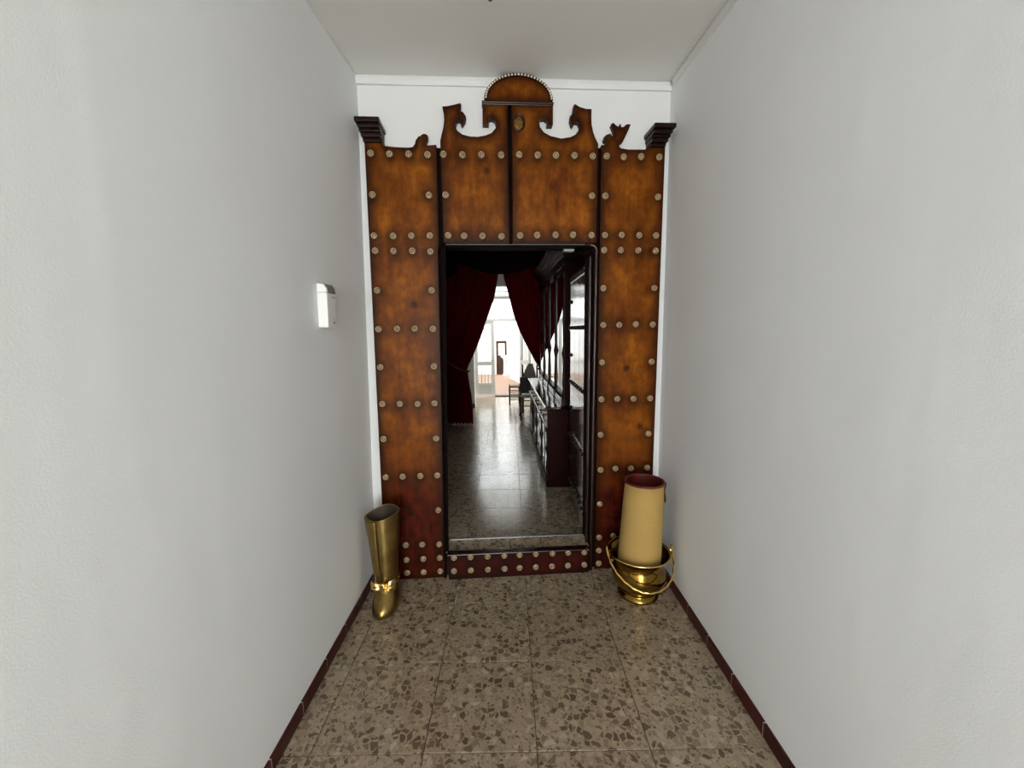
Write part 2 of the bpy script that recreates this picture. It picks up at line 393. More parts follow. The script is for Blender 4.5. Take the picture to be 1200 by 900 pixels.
HR = [(.026,1.985),(.029,2.711),(.253,2.711),(.253,2.605),(.222,2.604),(.222,2.631),(.207,2.64),(.186,2.636),(.178,2.619),(.182,2.592),(.203,2.565),(.24,2.547),(.299,2.535),(.349,2.543),(.383,2.559),(.401,2.583),(.405,2.608),(.395,2.625),(.378,2.627),(.367,2.616),(.364,2.603),(.356,2.615),(.349,2.638),(.353,2.655),(.37,2.667),(.367,2.688),(.373,2.712),(.399,2.698),(.432,2.689),(.466,2.688),(.465,2.648),(.467,2.609),(.476,2.57),(.489,2.539),(.505,2.51),(.499,1.985)]
RP = [(.517,0),(.524,2.507),(.545,2.507),(.553,2.517),(.553,2.529),(.54,2.536),(.542,2.548),(.556,2.562),(.573,2.567),(.585,2.553),(.595,2.557),(.599,2.572),(.592,2.596),(.581,2.619),(.589,2.623),(.607,2.608),(.624,2.6),(.629,2.62),(.635,2.6),(.654,2.605),(.666,2.617),(.686,2.617),(.675,2.593),(.661,2.566),(.647,2.538),(.638,2.522),(.626,2.522),(.623,2.502),(.635,2.492),(.674,2.486),(.769,2.487),(.79,2.501),(.798,2.517),(.886,2.518),(.874,.61),(.864,0)]
BB = [(-.392,.0),(-.396,.160),(.474,.152),(.472,0)]
STUDS = [(-.728,2.445),(-.629,2.443),(-.528,2.444),(-.428,2.442),(-.343,2.444),(-.241,2.443),(-.139,2.445),(-.032,2.445),(-.73,2.235),(-.428,2.235),(-.338,2.236),(.066,2.448),(.168,2.447),(.269,2.448),(.372,2.448),(.474,2.446),(.554,2.449),(.65,2.446),(.75,2.449),(.853,2.448),(-.734,2.022),(-.631,2.021),(-.532,2.022),(-.432,2.023),(-.332,2.024),(-.244,2.021),(-.143,2.021),(-.037,2.019),(.067,2.024),(-.731,1.943),(-.633,1.941),(-.531,1.942),(-.432,1.938),(-.733,1.73),(-.434,1.728),(.472,2.238),(.55,2.239),(.853,2.236),(.163,2.026),(.267,2.027),(.366,2.028),(.472,2.026),(.55,2.027),(.647,2.028),(.749,2.027),(.848,2.026),(.547,1.945),(.644,1.945),(.746,1.944),(.848,1.941),(.546,1.733),(.847,1.732),(-.737,1.516),(-.635,1.517),(-.536,1.517),(-.435,1.514),(-.739,1.302),(-.437,1.301),(-.739,1.09),(-.639,1.088),(-.538,1.085),(-.442,1.086),(.548,1.523),(.643,1.522),(.742,1.524),(.844,1.522),(.544,1.304),(.844,1.303),(.543,1.084),(.64,1.084),(.739,1.082),(.841,1.082),(.542,.868),(.838,.865),(-.743,.883),(-.44,.877),(-.743,.652),(-.644,.652),(-.541,.652),(-.442,.652),(-.744,.439),(-.444,.435),(-.746,.22),(-.646,.222),(-.548,.221),(-.446,.217),(-.745,.126),(-.646,.126),(-.546,.128),(-.447,.129),(-.745,.043),(-.646,.043),(-.547,.042),(-.446,.042),(.545,.647),(.637,.653),(.734,.65),(.836,.65),(.543,.429),(.836,.424),(.542,.21),(.632,.217),(.73,.216),(.834,.213),(.541,.124),(.541,.038),(.628,.13),(.729,.13),(.831,.13),(.628,.044),(.728,.044),(.828,.044)]
BSTUDS = [(-.358,.142),(-.258,.141),(-.155,.139),(-.053,.138),(.04,.138),(.14,.139),(.243,.137),(.34,.136),(.441,.135),(-.36,.056),(-.259,.055),(-.155,.054),(-.053,.053),(.039,.054),(.139,.053),(.24,.053),(.339,.052),(.442,.052)]
def plank(name, pts, y0, y1, mt, studs, step=.024, parent=portal):
    bm = prism(pts, y0, y1); bm.normal_update(); bmesh.ops.triangulate(bm, faces=[f for f in bm.faces if len(f.verts) > 4])
    xs_ = [p[0] for p in pts]; zs_ = [p[1] for p in pts]
    for ax, lo_, hi in ((0, min(xs_), max(xs_)), (2, min(zs_), max(zs_))):
        v = lo_+step
        while v < hi-.004:
            co = [0, 0, 0]; no = [0, 0, 0]; co[ax] = v; no[ax] = 1
            bmesh.ops.bisect_plane(bm, geom=bm.verts[:]+bm.edges[:]+bm.faces[:], plane_co=co, plane_no=no); v += step
    lay = bm.verts.layers.float.new('patina'); E_ = list(zip(pts, pts[1:]+pts[:1]))
    for vv in bm.verts:
        x, z = vv.co.x, vv.co.z; a = 0
        for sx, sz in studs:
            d2 = (x-sx)**2+(z-sz+.004)**2
            if d2 < .02: a = max(a, math.exp(-d2/(2*.034**2)))
        de = 9
        for (ax_, az), (bx, bz) in E_:
            vx, vz = bx-ax_, bz-az; L2 = vx*vx+vz*vz
            t = max(0, min(1, ((x-ax_)*vx+(z-az)*vz)/L2)) if L2 else 0
            de = min(de, (x-ax_-t*vx)**2+(z-az-t*vz)**2)
        a = max(a*.95, .95*math.exp(-de/(2*.028**2)))
        vv[lay] = a
    return obj(name, bm, mt, parent)
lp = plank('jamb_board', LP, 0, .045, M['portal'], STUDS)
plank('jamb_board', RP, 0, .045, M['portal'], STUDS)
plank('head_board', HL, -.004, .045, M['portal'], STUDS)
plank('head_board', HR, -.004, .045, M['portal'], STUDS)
bb = plank('threshold_board', BB, -.03, .02, M['board'], BSTUDS)
# strips that back the dark gaps between the boards
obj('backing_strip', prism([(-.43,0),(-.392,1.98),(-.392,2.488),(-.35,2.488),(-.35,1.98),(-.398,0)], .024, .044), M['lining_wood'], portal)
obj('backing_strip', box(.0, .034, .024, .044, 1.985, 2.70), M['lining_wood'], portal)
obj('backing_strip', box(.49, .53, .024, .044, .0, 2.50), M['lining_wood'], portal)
# crest
cx, cz, ra, rb = .067, 2.722, .183, .129
arc = [(cx+ra*math.cos(PI*k/28), cz+rb*math.sin(PI*k/28)) for k in range(29)]
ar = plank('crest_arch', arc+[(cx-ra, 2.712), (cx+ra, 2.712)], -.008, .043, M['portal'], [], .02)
rim = tube([(cx+(ra-.006)*math.cos(PI*k/36), -.010, cz+(rb-.006)*math.sin(PI*k/36)) for k in range(37)], .0085, 8)
obj('crest_moulding', rim, M['edge'], portal, True)
bd = lathe([(0, .006), (.003, .0055), (.0052, .003), (.0058, 0)], 8, axis='y'); bead0 = None
for k in range(31):
    t = PI*(k+.5)/31
    p = (cx+(ra-.007)*math.cos(t), -.017, cz+(rb-.007)*math.sin(t))
    if bead0 is None:
        bead0 = obj('bead_nail', bd, M['nail'], portal, True, p); bead0['label'] = 'pale beaded upholstery nail on the arch rim'
    else: inst('bead_nail', bead0.data, portal, p)
obj('crest_ledge', boxes([(-.131, .256, -.016, .043, 2.703, 2.713), (-.128, .253, -.010, .043, 2.697, 2.703)]), M['edge'], portal, bevel=.002)
md = bmesh.new(); add_lathe(md, [(0, .005), (.008, .0035), (.014, .0045), (.019, .003), (.025, .0035), (.028, 0)], 20, axis='y')
for v in md.verts: v.co.z *= 1.25
mo = obj('medallion', md, M['medal'], portal, True, (.066, -.006, 2.609)); mo['label'] = 'oval brass medallion'
rm = bmesh.new(); add_tube(rm, [(.031*math.cos(2*PI*k/24), -.003, .042*math.sin(2*PI*k/24)) for k in range(25)], .005, 6)
obj('medallion_rim', rm, M['edge'], mo, True)
# relief on the carved scrolls: dark rounded edge along the crest curls
for pts in (HL[9:22], HR[12:27], LP[9:21], RP[2:28]):
    obj('carved_edge', tube([(x, .012, z) for x, z in pts], .0045, 6), M['edge'], portal, True)
# corner capitals
def capital(s0, s1, inner):
    bm = bmesh.new()
    for z0, z1, pr, ins in ((2.497, 2.512, .022, .012), (2.512, 2.530, .045, .008), (2.530, 2.540, .06, .003), (2.540, 2.556, .088, .003), (2.556, 2.578, .11, -.004)):
        add_box(bm, s0+ins, s1-ins, -pr, .044, z0, z1)
    return obj('capital', bm, M['dark_wood'], portal, bevel=.003)
capital(-.772, -.656, 1); capital(.783, .893, -1)
# studs: domed rosettes with a ring
stud_prof = [(0, .0125), (.005, .0115), (.0065, .006), (.0088, .0045), (.012, .0105), (.0165, .0105), (.0205, .006), (.0215, 0)]
stud_prof = [(r_*.84, h_*.9) for r_, h_ in stud_prof]
M['stud_ring'] = mat('stud_recess', (.14, .095, .05), .5, .3)
stud0 = None
for k, (s, z) in enumerate(STUDS):
    y = -.004 if (-.357 < s < .505 and z > 1.98) else 0
    if stud0 is None: stud0 = obj('stud', lathe(stud_prof, 14, axis='y'), M['stud'], portal, True, (s, y, z)); stud0['label'] = 'round brass stud with a ringed face'
    if k == 0:
        stud0.data.materials.append(M['stud_ring'])
        for p_ in stud0.data.polygons:
            if .0050 < math.hypot(p_.center.x, p_.center.z) < .0092: p_.material_index = 1
    else: inst('stud', stud0.data, portal, (s, y, z), (0, random.uniform(0, 6), 0))
for s, z in BSTUDS: inst('stud', stud0.data, portal, (s, -.03, z), (0, random.uniform(0, 6), 0))
# reveal of the opening
def taper(l0, l1, z): return l0 + (l1-l0)*z/1.97
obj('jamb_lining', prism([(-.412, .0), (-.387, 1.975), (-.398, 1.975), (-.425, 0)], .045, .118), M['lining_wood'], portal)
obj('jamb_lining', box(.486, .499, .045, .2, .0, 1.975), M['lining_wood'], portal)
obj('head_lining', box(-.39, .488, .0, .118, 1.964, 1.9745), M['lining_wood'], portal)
rnd = random.Random(3)
def moulding(path, r):
    return obj('edge_moulding', tube([(x + rnd.uniform(-.0008, .0008), y, z) for x, y, z in path], r, 10), M['edge'], portal, True)
N = 40
moulding([(.502 - .014*(1-k/N), -.004, .0+1.945*k/N) for k in range(N+1)] + [(.499, -.004, 1.957), (.492, -.004, 1.966), (.478, -.004, 1.972), (.44, .004, 1.976)], .0105)
moulding([(-.352, .004, 1.976), (-.380, -.002, 1.966), (-.386, -.003, 1.95)] + [(-.387 - .026*k/N, -.003, 1.94-1.94*k/N) for k in range(N+1)], .0055).data.materials[0] = M['lining_wood']
moulding([(.488 - .006*(1-k/N), .07, .0+1.96*k/N) for k in range(N+1)], .013)
# corner blocks of the rounded head
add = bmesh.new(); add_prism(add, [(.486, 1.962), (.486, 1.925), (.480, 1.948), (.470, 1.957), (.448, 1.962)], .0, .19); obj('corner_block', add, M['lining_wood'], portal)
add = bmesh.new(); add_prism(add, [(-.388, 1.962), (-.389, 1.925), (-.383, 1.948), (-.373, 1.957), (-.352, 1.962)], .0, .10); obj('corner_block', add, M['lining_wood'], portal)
sp = obj('strike_plate', prism([(-.398, 1.29), (-.3935, 1.62), (-.3885, 1.62), (-.3930, 1.29)], .055, .112), M['steel'], portal, bevel=.001); sp['label'] = 'grey steel strike plate'
obj('latch_pin', tube([(-.394, .085, 1.335), (-.378, .085, 1.335)], .007, 8), M['frame_white'], portal, True)
cp = obj('closer_plate', box(.325, .385, .05, .1, 1.950, 1.962), M['steel'], portal, bevel=.001); cp['label'] = 'small grey metal plate under the head'
# sill tiles on the threshold
tm = None
sb = obj('sill', prism([(-.413, 0), (-.413, .146), (.486, .138), (.486, 0)], .02, .2), M['edge'], portal)
for k in range(5):
    s0 = -.409 + .2*k; s1 = min(s0+.197, .486); zz = .1475 - .0088*((s0+s1)/2+.41)
    obj('sill_tile', box(s0, s1, .018, .16, zz-.004, zz+.007), M['terrazzo'], sb, bevel=.001)
obj('sill_lip', prism([(-.40, .152), (-.40, .163), (.476, .155), (.476, .144)], -.036, .018), M['edge'], portal, bevel=.004)
st = obj('sill_edge_strip', prism([(-.40, .146), (-.40, .156), (.484, .148), (.484, .138)], .162, .178), M['steel'], portal, bevel=.002); st['label'] = 'bright metal strip along the sill'

# ------------------------------------------------------------------ the open door leaf
leaf = empty('studded_door_leaf', (.51, 2.59, .0), (0, 0, 0))
tag(leaf, 'glossy blackened studded door leaf standing open inside the portal, right', 'door')
LL = .88
for k in range(4):
    obj('plank', box(-.0 , .04, k*LL/4+.0015, (k+1)*LL/4-.0015, .025, 1.955), M['leaf'], leaf, bevel=.003)
obj('edge_stile', tube([(.02, LL+.004, .025+.0483*k) for k in range(41)], .021, 10), M['edge'], leaf, True)
ds = None
for z in (.22, .62, 1.07, 1.512, 1.90):
    obj('batten', box(-.006, 0, .012, LL-.012, z-.028, z+.028), M['leaf'], leaf, bevel=.002)
    for k in range(9):
        p = (-.006, .05+.0975*k, z)
        if ds is None:
            bm = lathe([(0, .016), (.009, .014), (.015, .007), (.016, 0)], 10, axis='y')
            bmesh.ops.rotate(bm, verts=bm.verts[:], matrix=Matrix.Rotation(-PI/2, 3, 'Z')); ds = obj('stud', bm, M['stud_dark'], leaf, True, p)
        else: inst('stud', ds.data, leaf, p)
for z in (.42, .85, 1.29, 1.72):
    for y in (.05, LL-.05): inst('stud', ds.data, leaf, (0, y, z), (0, 0, 0))

# ------------------------------------------------------------------ brass boot
boot = empty('brass_boot', (-.70, 2.13, 0)); tag(boot, 'brass umbrella stand shaped like a boot with a bow, against the left wall', 'umbrella stand')
def ring(cx_, cy_, rx, ry, z, tilt=0, pt=0, n_=32, tilty=0):
    lens = max(0, (z-.30)/.225)*.75
    out = []
    for k in range(n_):
        t = 2*PI*k/n_; c_, s_ = math.cos(t), math.sin(t)
        q = 1 + pt*math.cos(2*t)
        x = rx*c_*q; y = ry*s_*q*abs(s_)**lens
        out.append((cx_+x, cy_+y, z+tilt*x+tilty*y))
    return out
shaft = [(.0, -.028, .060, .105, .0), (.002, -.03, .070, .122, .008), (.004, -.032, .073, .126, .03), (.006, -.028, .071, .118, .055), (.005, -.018, .066, .099, .078), (.004, -.005, .061, .080, .098), (.002, .004, .058, .068, .125), (.001, .006, .059, .064, .16), (0, .006, .064, .065, .22), (-.001, .006, .072, .068, .32), (-.003, .006, .083, .073, .43), (-.004, .006, .090, .076, .525)]
rings = [ring(a, b, c_, d, z, .16 if z > .5 else (.06 if z > .4 else 0), .05 if z > .4 else 0, tilty=.22 if z > .5 else 0) for a, b, c_, d, z in shaft]
inner = [ring(a, b, c_-.004, d-.004, z, .16 if z > .5 else (.06 if z > .4 else 0), .05 if z > .4 else 0, tilty=.22 if z > .5 else 0) for a, b, c_, d, z in shaft[:5:-1]]
bo = obj('boot_body', loft(rings, True, False), M['brass'], boot, True)
obj('inside', loft([rings[-1]]+inner, False, True), M['boot_inside'], boot, True)['label'] = 'dark brown inside'
obj('rim', tube(rings[-1]+[rings[-1][0]], .0032, 6), M['brass'], boot, True)
bm = bmesh.new(); g_ = []                            # overlapping sheet down the left side of the shaft
for i in range(15):
    t = i/14; z = .165+.36*t; row = []
    kk = max(q for q in range(len(shaft)) if shaft[q][4] <= z+1e-6); kk = min(kk, len(shaft)-2); a, b = shaft[kk], shaft[kk+1]; f = (z-a[4])/(b[4]-a[4])
    P_ = [a[q]+(b[q]-a[q])*f for q in range(4)]; span = 1.15*min(1, math.sqrt(max(0, t)/.10)) if t < .1 else 1.15
    for j in range(12):
        th = PI*1.43 - (1-j/11)*span - .0
        x = (P_[2]+.003)*math.cos(th)*(1+(.05*math.cos(2*th) if z > .4 else 0)); y = (P_[3]+.004)*math.sin(th)*abs(math.sin(th))**(max(0, (z-.30)/.225)*.75)*(1+(.05*math.cos(2*th) if z > .4 else 0))
        row.append(bm.verts.new((P_[0]+x, P_[1]+y, z + (.16 if z > .5 else .06 if z > .4 else 0)*x + (.22*y if z > .5 else 0))))
    g_.append(row)
for a, b in zip(g_, g_[1:]):
    for j in range(11): bm.faces.new((a[j], a[j+1], b[j+1], b[j]))
fo = obj('overlap_flap', bm, M['brass'], boot, True); so = fo.modifiers.new('s', 'SOLIDIFY'); so.thickness = .005; so.offset = 1
# bow
bm = bmesh.new()
for sgn in (-1, 1):
    rows = []
    for k in range(7):
        t = k/6; x = sgn*(.010+.056*t); hh = .014+.022*t - (.004 if k == 6 else 0); y = -.076+.014*t*t - .012*math.sin(PI*t)
        dz = .006*sgn*t
        rows.append([(x, y, .148+dz-hh), (x, y-.006, .148+dz-hh*.4), (x, y-.003, .148+dz), (x, y-.006, .148+dz+hh*.4), (x, y, .148+dz+hh), (x, y+.008, .148+dz)])
    R = [[bm.verts.new(p) for p in r] for r in rows]
    for a, b in zip(R, R[1:]):
        for q in range(6): j = (q+1) % 6; bm.faces.new((a[q], a[j], b[j], b[q]))
    bm.faces.new(R[0]); bm.faces.new(R[-1][::-1])
bw = obj('bow', bm, M['brass_bright'], boot); bw['label'] = 'brighter brass bow'
bm = bmesh.new(); add_box(bm, -.013, .013, -.097, -.062, .124, .172); kn = obj('bow_knot', bm, M['brass_bright'], bw, bevel=.006)
obj('ankle_band', tube([(.002+.061*math.cos(2*PI*k/24), .003+.070*math.sin(2*PI*k/24), .146) for k in range(25)], .006, 8), M['brass_bright'], boot, True)

# ------------------------------------------------------------------ brass bucket with twisted bail
bk = empty('brass_bucket', (.712, 2.178, 0)); tag(bk, 'round polished brass pot with a twisted bail handle in the right corner', 'bucket')
prof_o = [(0, .004), (.108, .0), (.112, .006), (.112, .016), (.098, .026), (.093, .032), (.105, .05), (.134, .085), (.147, .12), (.147, .15), (.136, .182), (.130, .205), (.142, .23), (.162, .250), (.172, .258)]
prof_i = [(.170, .262), (.158, .254), (.138, .233), (.126, .205), (.127, .18), (.133, .15), (.134, .12), (.124, .087), (.10, .054), (.05, .04), (0, .038)]
obj('pot_body', lathe(prof_o+prof_i, 48), M['pot'], bk, True)
obj('rim', tube([(.173*math.cos(2*PI*k/48), .173*math.sin(2*PI*k/48), .260) for k in range(49)], .004, 8), M['brass_bright'], bk, True)
pth = []
for k in range(73):
    t = PI + PI*k/72; c_, s_ = math.cos(t), math.sin(t)
    pth.append((.183*c_, .205*s_, .272 + .135*s_ + .02*max(0, 1-abs(s_)*6)))
ha = obj('bail_handle', tube(pth, .0058, 8, twist=.55), M['brass_bright'], bk, True); ha['label'] = 'twisted bail handle hanging over the front'
for sgn in (-1, 1): obj('handle_ear', lathe([(0, .0), (.012, .0), (.012, .01), (0, .012)], 12, (0, 0, 0)), M['brass_bright'], bk, loc=(sgn*.177, 0, .258), bevel=.002)
# cream tube standing in it
tb = empty('cream_lampshade', (.710, 2.178, .097)); tag(tb, 'tall cream fabric lampshade with dark red rim standing in the brass pot', 'lampshade')
def trng(r, z, n_=40): 
    sx = .022*(z/.57)
    return [(sx+r*math.cos(2*PI*k/n_), r*math.sin(2*PI*k/n_)*(1), z + .015*(z/.63)*math.cos(2*PI*k/n_)*0 - .045*(z/.63)*math.sin(2*PI*k/n_)*0) for k in range(n_)]
hs = [(.118, .0), (.1182, .05), (.1165, .15), (.112, .30), (.1075, .45), (.1035, .565)]
obj('shade', loft([trng(r, z) for r, z in hs]+[trng(r-.0025, z) for r, z in hs[::-1]], False, False), M['cream'], tb, True)
rr = trng(.1035, .569); obj('rim_binding', tube(rr+[rr[0]], .0062, 8), M['lining'], tb, True)['label'] = 'dark red rim binding'
il = obj('inner_lining', loft([trng(.099, .565), trng(.0995, .52), trng(.101, .44), trng(.05, .437), trng(.002, .437)], False, True), M['lining'], tb, True); il['label'] = 'dark red inner lining'
bm = bmesh.new(); rows = []
for i in range(9):
    z = .445+.115*i/8; rr_ = .118 + .003*math.sin(i); rows.append([bm.verts.new((.02+rr_*math.cos(a)*(1-.0), rr_*math.sin(a), z)) for a in [(-.10+ .9*(q/8)*(.35+.65*i/8)) for q in range(9)]])
for a, b in zip(rows, rows[1:]):
    for q in range(8): bm.faces.new((a[q], a[q+1], b[q+1], b[q]))
fp = obj('lining_flap', bm, M['lining'], tb, True); so = fp.modifiers.new('s', 'SOLIDIFY'); so.thickness = .004; fp['label'] = 'dark red flap hanging down behind'

# ------------------------------------------------------------------ wall device, ceiling hook
dv = empty('wall_sensor', (LX(1.61), 1.79, 1.61)); tag(dv, 'small white plastic alarm box with a grey top on the left wall', 'alarm box')
a_ = math.atan(.0195); dv.rotation_euler = (0, a_, 0)
obj('housing', box(-.003, .040, .0, .092, -.088, .062), M['plastic'], dv, bevel=.006, seg=3)
hd = obj('sensor_hood', prism([(-.003, .0625), (.040, .0625), (.038, .078), (.026, .096), (-.003, .099)], .0, .092), M['plastic'], dv, bevel=.003)
obj('lens', prism([(.0375, .060), (.0435, .060), (.0405, .080), (.028, .0985), (.020, .0985)], .008, .084), M['plastic_grey'], hd, bevel=.002)['label'] = 'grey lens'
for y in (.058, .074): obj('indicator', box(.0395, .0408, y-.002, y+.002, .040, .048), M['black'], dv)
obj('button', lathe([(0, .002), (.004, .0015), (.005, 0)], 10, axis='y'), M['black'], dv, True, (.040, .062, -.066)).rotation_euler = (0, 0, PI/2)
obj('emblem', boxes([(.0395, .0403, .060, .066, -.054, -.0525), (.0395, .0403, .062, .064, -.0525, -.047)]), M['plastic_grey'], dv)
hk = empty('ceiling_hook', (-.066, 1.82, ceil_z(1.82))); tag(hk, 'small dark hook in the hall ceiling at the top of the frame', 'hook')
obj('base_plate', lathe([(0, 0), (.012, 0), (.010, -.006), (0, -.008)], 14), M['stud_dark'], hk, True)
obj('hook_wire', tube([(0, 0, -.004), (0, 0, -.02), (.006, 0, -.028), (.014, 0, -.026), (.016, 0, -.018)], .0025, 8), M['stud_dark'], hk, True)

# ------------------------------------------------------------------ dark inner room
struct(obj('wall_inner_left', box(-1.25, -1.095, 2.6, 6.60, -.08, 2.9), M['black_room']))
struct(obj('wall_inner_right', box(.86, 1.1, 2.62, 6.60, -.012, 2.9), M['black_room']))
struct(obj('ceiling_inner', box(-1.25, 1.1, 2.56, 6.75, 2.8, 2.95), M['black_room']))
struct(obj('wall_curtain', boxes([(-1.25, -.98, 6.60, 6.75, -.012, 2.8), (.78, 1.3, 6.60, 6.75, -.012, 2.8), (-.98, .78, 6.60, 6.75, 2.45, 2.8)]), M['black_room']))
# curtains
def interp(tab, z):
    for (z0, a), (z1, b) in zip(tab, tab[1:]):
        if z1 <= z <= z0: return b + (a-b)*(z-z1)/(z0-z1)
    return tab[-1][1] if z < tab[-1][0] else tab[0][1]
def curtain(outer, inner, folds, ph, Yc, hem=.02, top=2.62):
    bm = bmesh.new(); nu, nv = 64, 60; rows = []
    for i in range(nv+1):
        z = top + (hem-top)*i/nv; xo, xi = interp(outer, z), interp(inner, z); w_ = abs(xi-xo); row = []
        amp = .05*min(1.3, .75/max(w_, .2)*.6+.35)
        for j in range(nu+1):
            q = j/nu; x = xo+(xi-xo)*q
            y = Yc + amp*math.sin(2*PI*folds*q+ph) + .4*amp*math.sin(2*PI*folds*2.3*q+1.7*ph+z) - .02*math.exp(-((z-.95)/.12)**2)*0
            row.append(bm.verts.new((x + .006*math.sin(7*z+12*q), y, z)))
        rows.append(row)
    for a, b in zip(rows, rows[1:]):
        for j in range(nu): bm.faces.new((a[j], a[j+1], b[j+1], b[j]))
    return bm
CY = 6.5
cl = empty('left_curtain', (-.75, CY, 0)); cl.name = 'velvet_curtain'
tag(cl, 'dark red velvet curtain tied back on the left side of the inner doorway', 'curtain', 'red curtains of the inner doorway')
def local(bm, o):
    bmesh.ops.translate(bm, verts=bm.verts[:], vec=-o.location); return bm
in_l = [(2.62, -.12), (2.30, -.17), (2.0, -.235), (1.75, -.315), (1.5, -.41), (1.25, -.52), (1.0, -.635), (.90, -.675), (.80, -.66), (.5, -.625), (.02, -.60)]
out_l = [(2.62, -1.07), (1.5, -1.07), (1.0, -1.05), (.9, -1.045), (.5, -1.05), (.02, -1.06)]
fo = obj('drape', local(curtain(out_l, in_l, 9, .4, CY), cl), M['velvet'], cl, True); so = fo.modifiers.new('s', 'SOLIDIFY'); so.thickness = .004
obj('tieback', local(tube([(-1.07, CY-.02, 1.12), (-1.0, CY-.06, 1.05), (-.86, CY-.07, .94), (-.74, CY-.06, .88), (-.66, CY-.02, .865), (-.655, CY+.03, .87)], .016, 8), cl), M['cord'], cl, True)
obj('tieback_hook', local(tube([(-1.095, CY-.03, 1.13), (-1.07, CY-.05, 1.14), (-1.06, CY-.05, 1.12)], .012, 8), cl), M['nail'], cl, True)
cr = empty('velvet_curtain', (.45, CY, 0)); tag(cr, 'dark red velvet curtain tied back on the right, partly behind the sideboard', 'curtain', 'red curtains of the inner doorway')
in_r = [(2.62, -.10), (2.30, -.075), (2.0, .0), (1.75, .07), (1.5, .155), (1.25, .265), (1.0, .40), (.90, .47), (.80, .47), (.5, .46), (.02, .45)]
out_r = [(2.62, .84), (1.5, .84), (1.0, .82), (.9, .815), (.5, .82), (.02, .83)]
fo = obj('drape', local(curtain(out_r, in_r, 9, 1.1, CY), cr), M['velvet'], cr, True); so = fo.modifiers.new('s', 'SOLIDIFY'); so.thickness = .004
obj('tieback', local(tube([(.845, CY-.02, 1.12), (.78, CY-.06, 1.05), (.64, CY-.07, .96), (.53, CY-.06, .90), (.455, CY-.02, .885), (.45, CY+.03, .89)], .016, 8), cr), M['cord'], cr, True)
# swagged pelmet
va_ = empty('swag_pelmet', (-.12, CY-.12, 2.78)); tag(va_, 'near-black velvet swag pelmet hanging above the red curtains', 'valance')
def swag(x0, x1, zt_, zb, side_z, yy, folds=5):
    bm = bmesh.new(); rows = []
    nu, nv = 40, 14
    for i in range(nv+1):
        t = i/nv; row = []
        for j in range(nu+1):
            q = j/nu; x = x0+(x1-x0)*q; low = side_z + (zb-side_z)*math.sin(PI*q)
            z = zt_ + (low-zt_)*t; y = yy - .03*math.sin(PI*q)*t + .012*math.sin(folds*2*PI*t)*math.sin(PI*q)
            row.append(bm.verts.new((x, y, z)))
        rows.append(row)
    for a, b in zip(rows, rows[1:]):
        for j in range(nu): bm.faces.new((a[j], a[j+1], b[j+1], b[j]))
    return bm
fo = obj('swag', local(swag(-.80, .56, 2.78, 2.335, 2.53, CY-.13), va_), M['velvet_dark'], va_, True); so = fo.modifiers.new('s', 'SOLIDIFY'); so.thickness = .006
for x0, x1, zb in ((-1.08, -.78, 2.18), (.54, .85, 2.18)):
    bm = bmesh.new(); rows = []
    for i in range(13):
        t = i/12
        rows.append([bm.verts.new((x0+(x1-x0)*q/24, CY-.15+.018*math.sin(q*1.5), 2.78+((zb+.12*(q/24 if x0 < 0 else 1-q/24)*1.6)-2.78)*t)) for q in range(25)])
    for a, b in zip(rows, rows[1:]):
        for q in range(24): bm.faces.new((a[q], a[q+1], b[q+1], b[q]))
    fo = obj('tail', local(bm, va_), M['velvet_dark'], va_, True); so = fo.modifiers.new('s', 'SOLIDIFY'); so.thickness = .006
obj('pelmet_board', local(box(-1.09, .85, CY-.16, CY-.08, 2.77, 2.80), va_), M['dark_wood'], va_)

# ------------------------------------------------------------------ long dresser along the right wall
dr = empty('dresser', (.345, 3.79, 0)); tag(dr, 'long dark mahogany dresser with glazed upper doors along the right of the inner room', 'dresser')
Y0, Y1, XF, XU = 3.79, 6.12, .345, .505
def L(bm): return local(bm, dr)
obj('end_panel', L(box(XF, .80, Y0, Y0+.03, .0, .755)), M['mahogany'], dr, bevel=.003)
obj('carcass', L(boxes([(XF+.03, .80, Y0+.03, Y1, .06, .755), (XF+.015, .80, Y0+.03, Y1, 0, .06)])), M['dark_wood'], dr)
obj('plinth', L(box(XF-.012, XF+.016, Y0, Y1, 0, .075)), M['mahogany'], dr, bevel=.006)
obj('top', L(boxes([(XF-.025, .81, Y0-.02, Y1+.02, .76, .785)])), M['top'], dr, bevel=.006)
nb_ = 4; bwid = (Y1-Y0)/nb_
for k in range(nb_):
    ya, yb = Y0+k*bwid, Y0+(k+1)*bwid
    d = obj('drawer', L(box(XF, XF+.03, ya+.03, yb-.03, .605, .745)), M['edge'], dr, bevel=.004)
    for yy in ((ya+yb)/2-.12, (ya+yb)/2+.12): obj('knob', lathe([(0, 0), (.008, 0), (.006, .012), (.016, .02), (.014, .03), (0, .034)], 10), M['stud_dark'], d, True, Vector((XF, yy, .675)) - dr.location).rotation_euler = (0, -PI/2, 0)
    for q in range(2):
        y0_, y1_ = ya+.03+q*(bwid-.06)/2, ya+.03+(q+1)*(bwid-.06)/2
        dd = obj('door', L(boxes([(XF, XF+.028, y0_+.003, y0_+.045, .085, .58), (XF, XF+.028, y1_-.045, y1_-.003, .085, .58), (XF, XF+.028, y0_+.045, y1_-.045, .085, .135), (XF, XF+.028, y0_+.045, y1_-.045, .53, .58)])), M['dark_wood'], dr, bevel=.003)
        obj('door_panel', L(box(XF+.003, XF+.026, y0_+.043, y1_-.043, .13, .535)), M['pane'], dd)
    obj('pilaster', L(lathe([(.022, .08), (.022, .12), (.014, .13), (.019, .2), (.012, .30), (.019, .36), (.024, .38), (.019, .40), (.012, .46), (.017, .55), (.022, .56), (.022, .60), (0, .60)], 12, (XF+.004, ya+.012 if k else ya+.03, 0))), M['dark_wood'], dr, True)
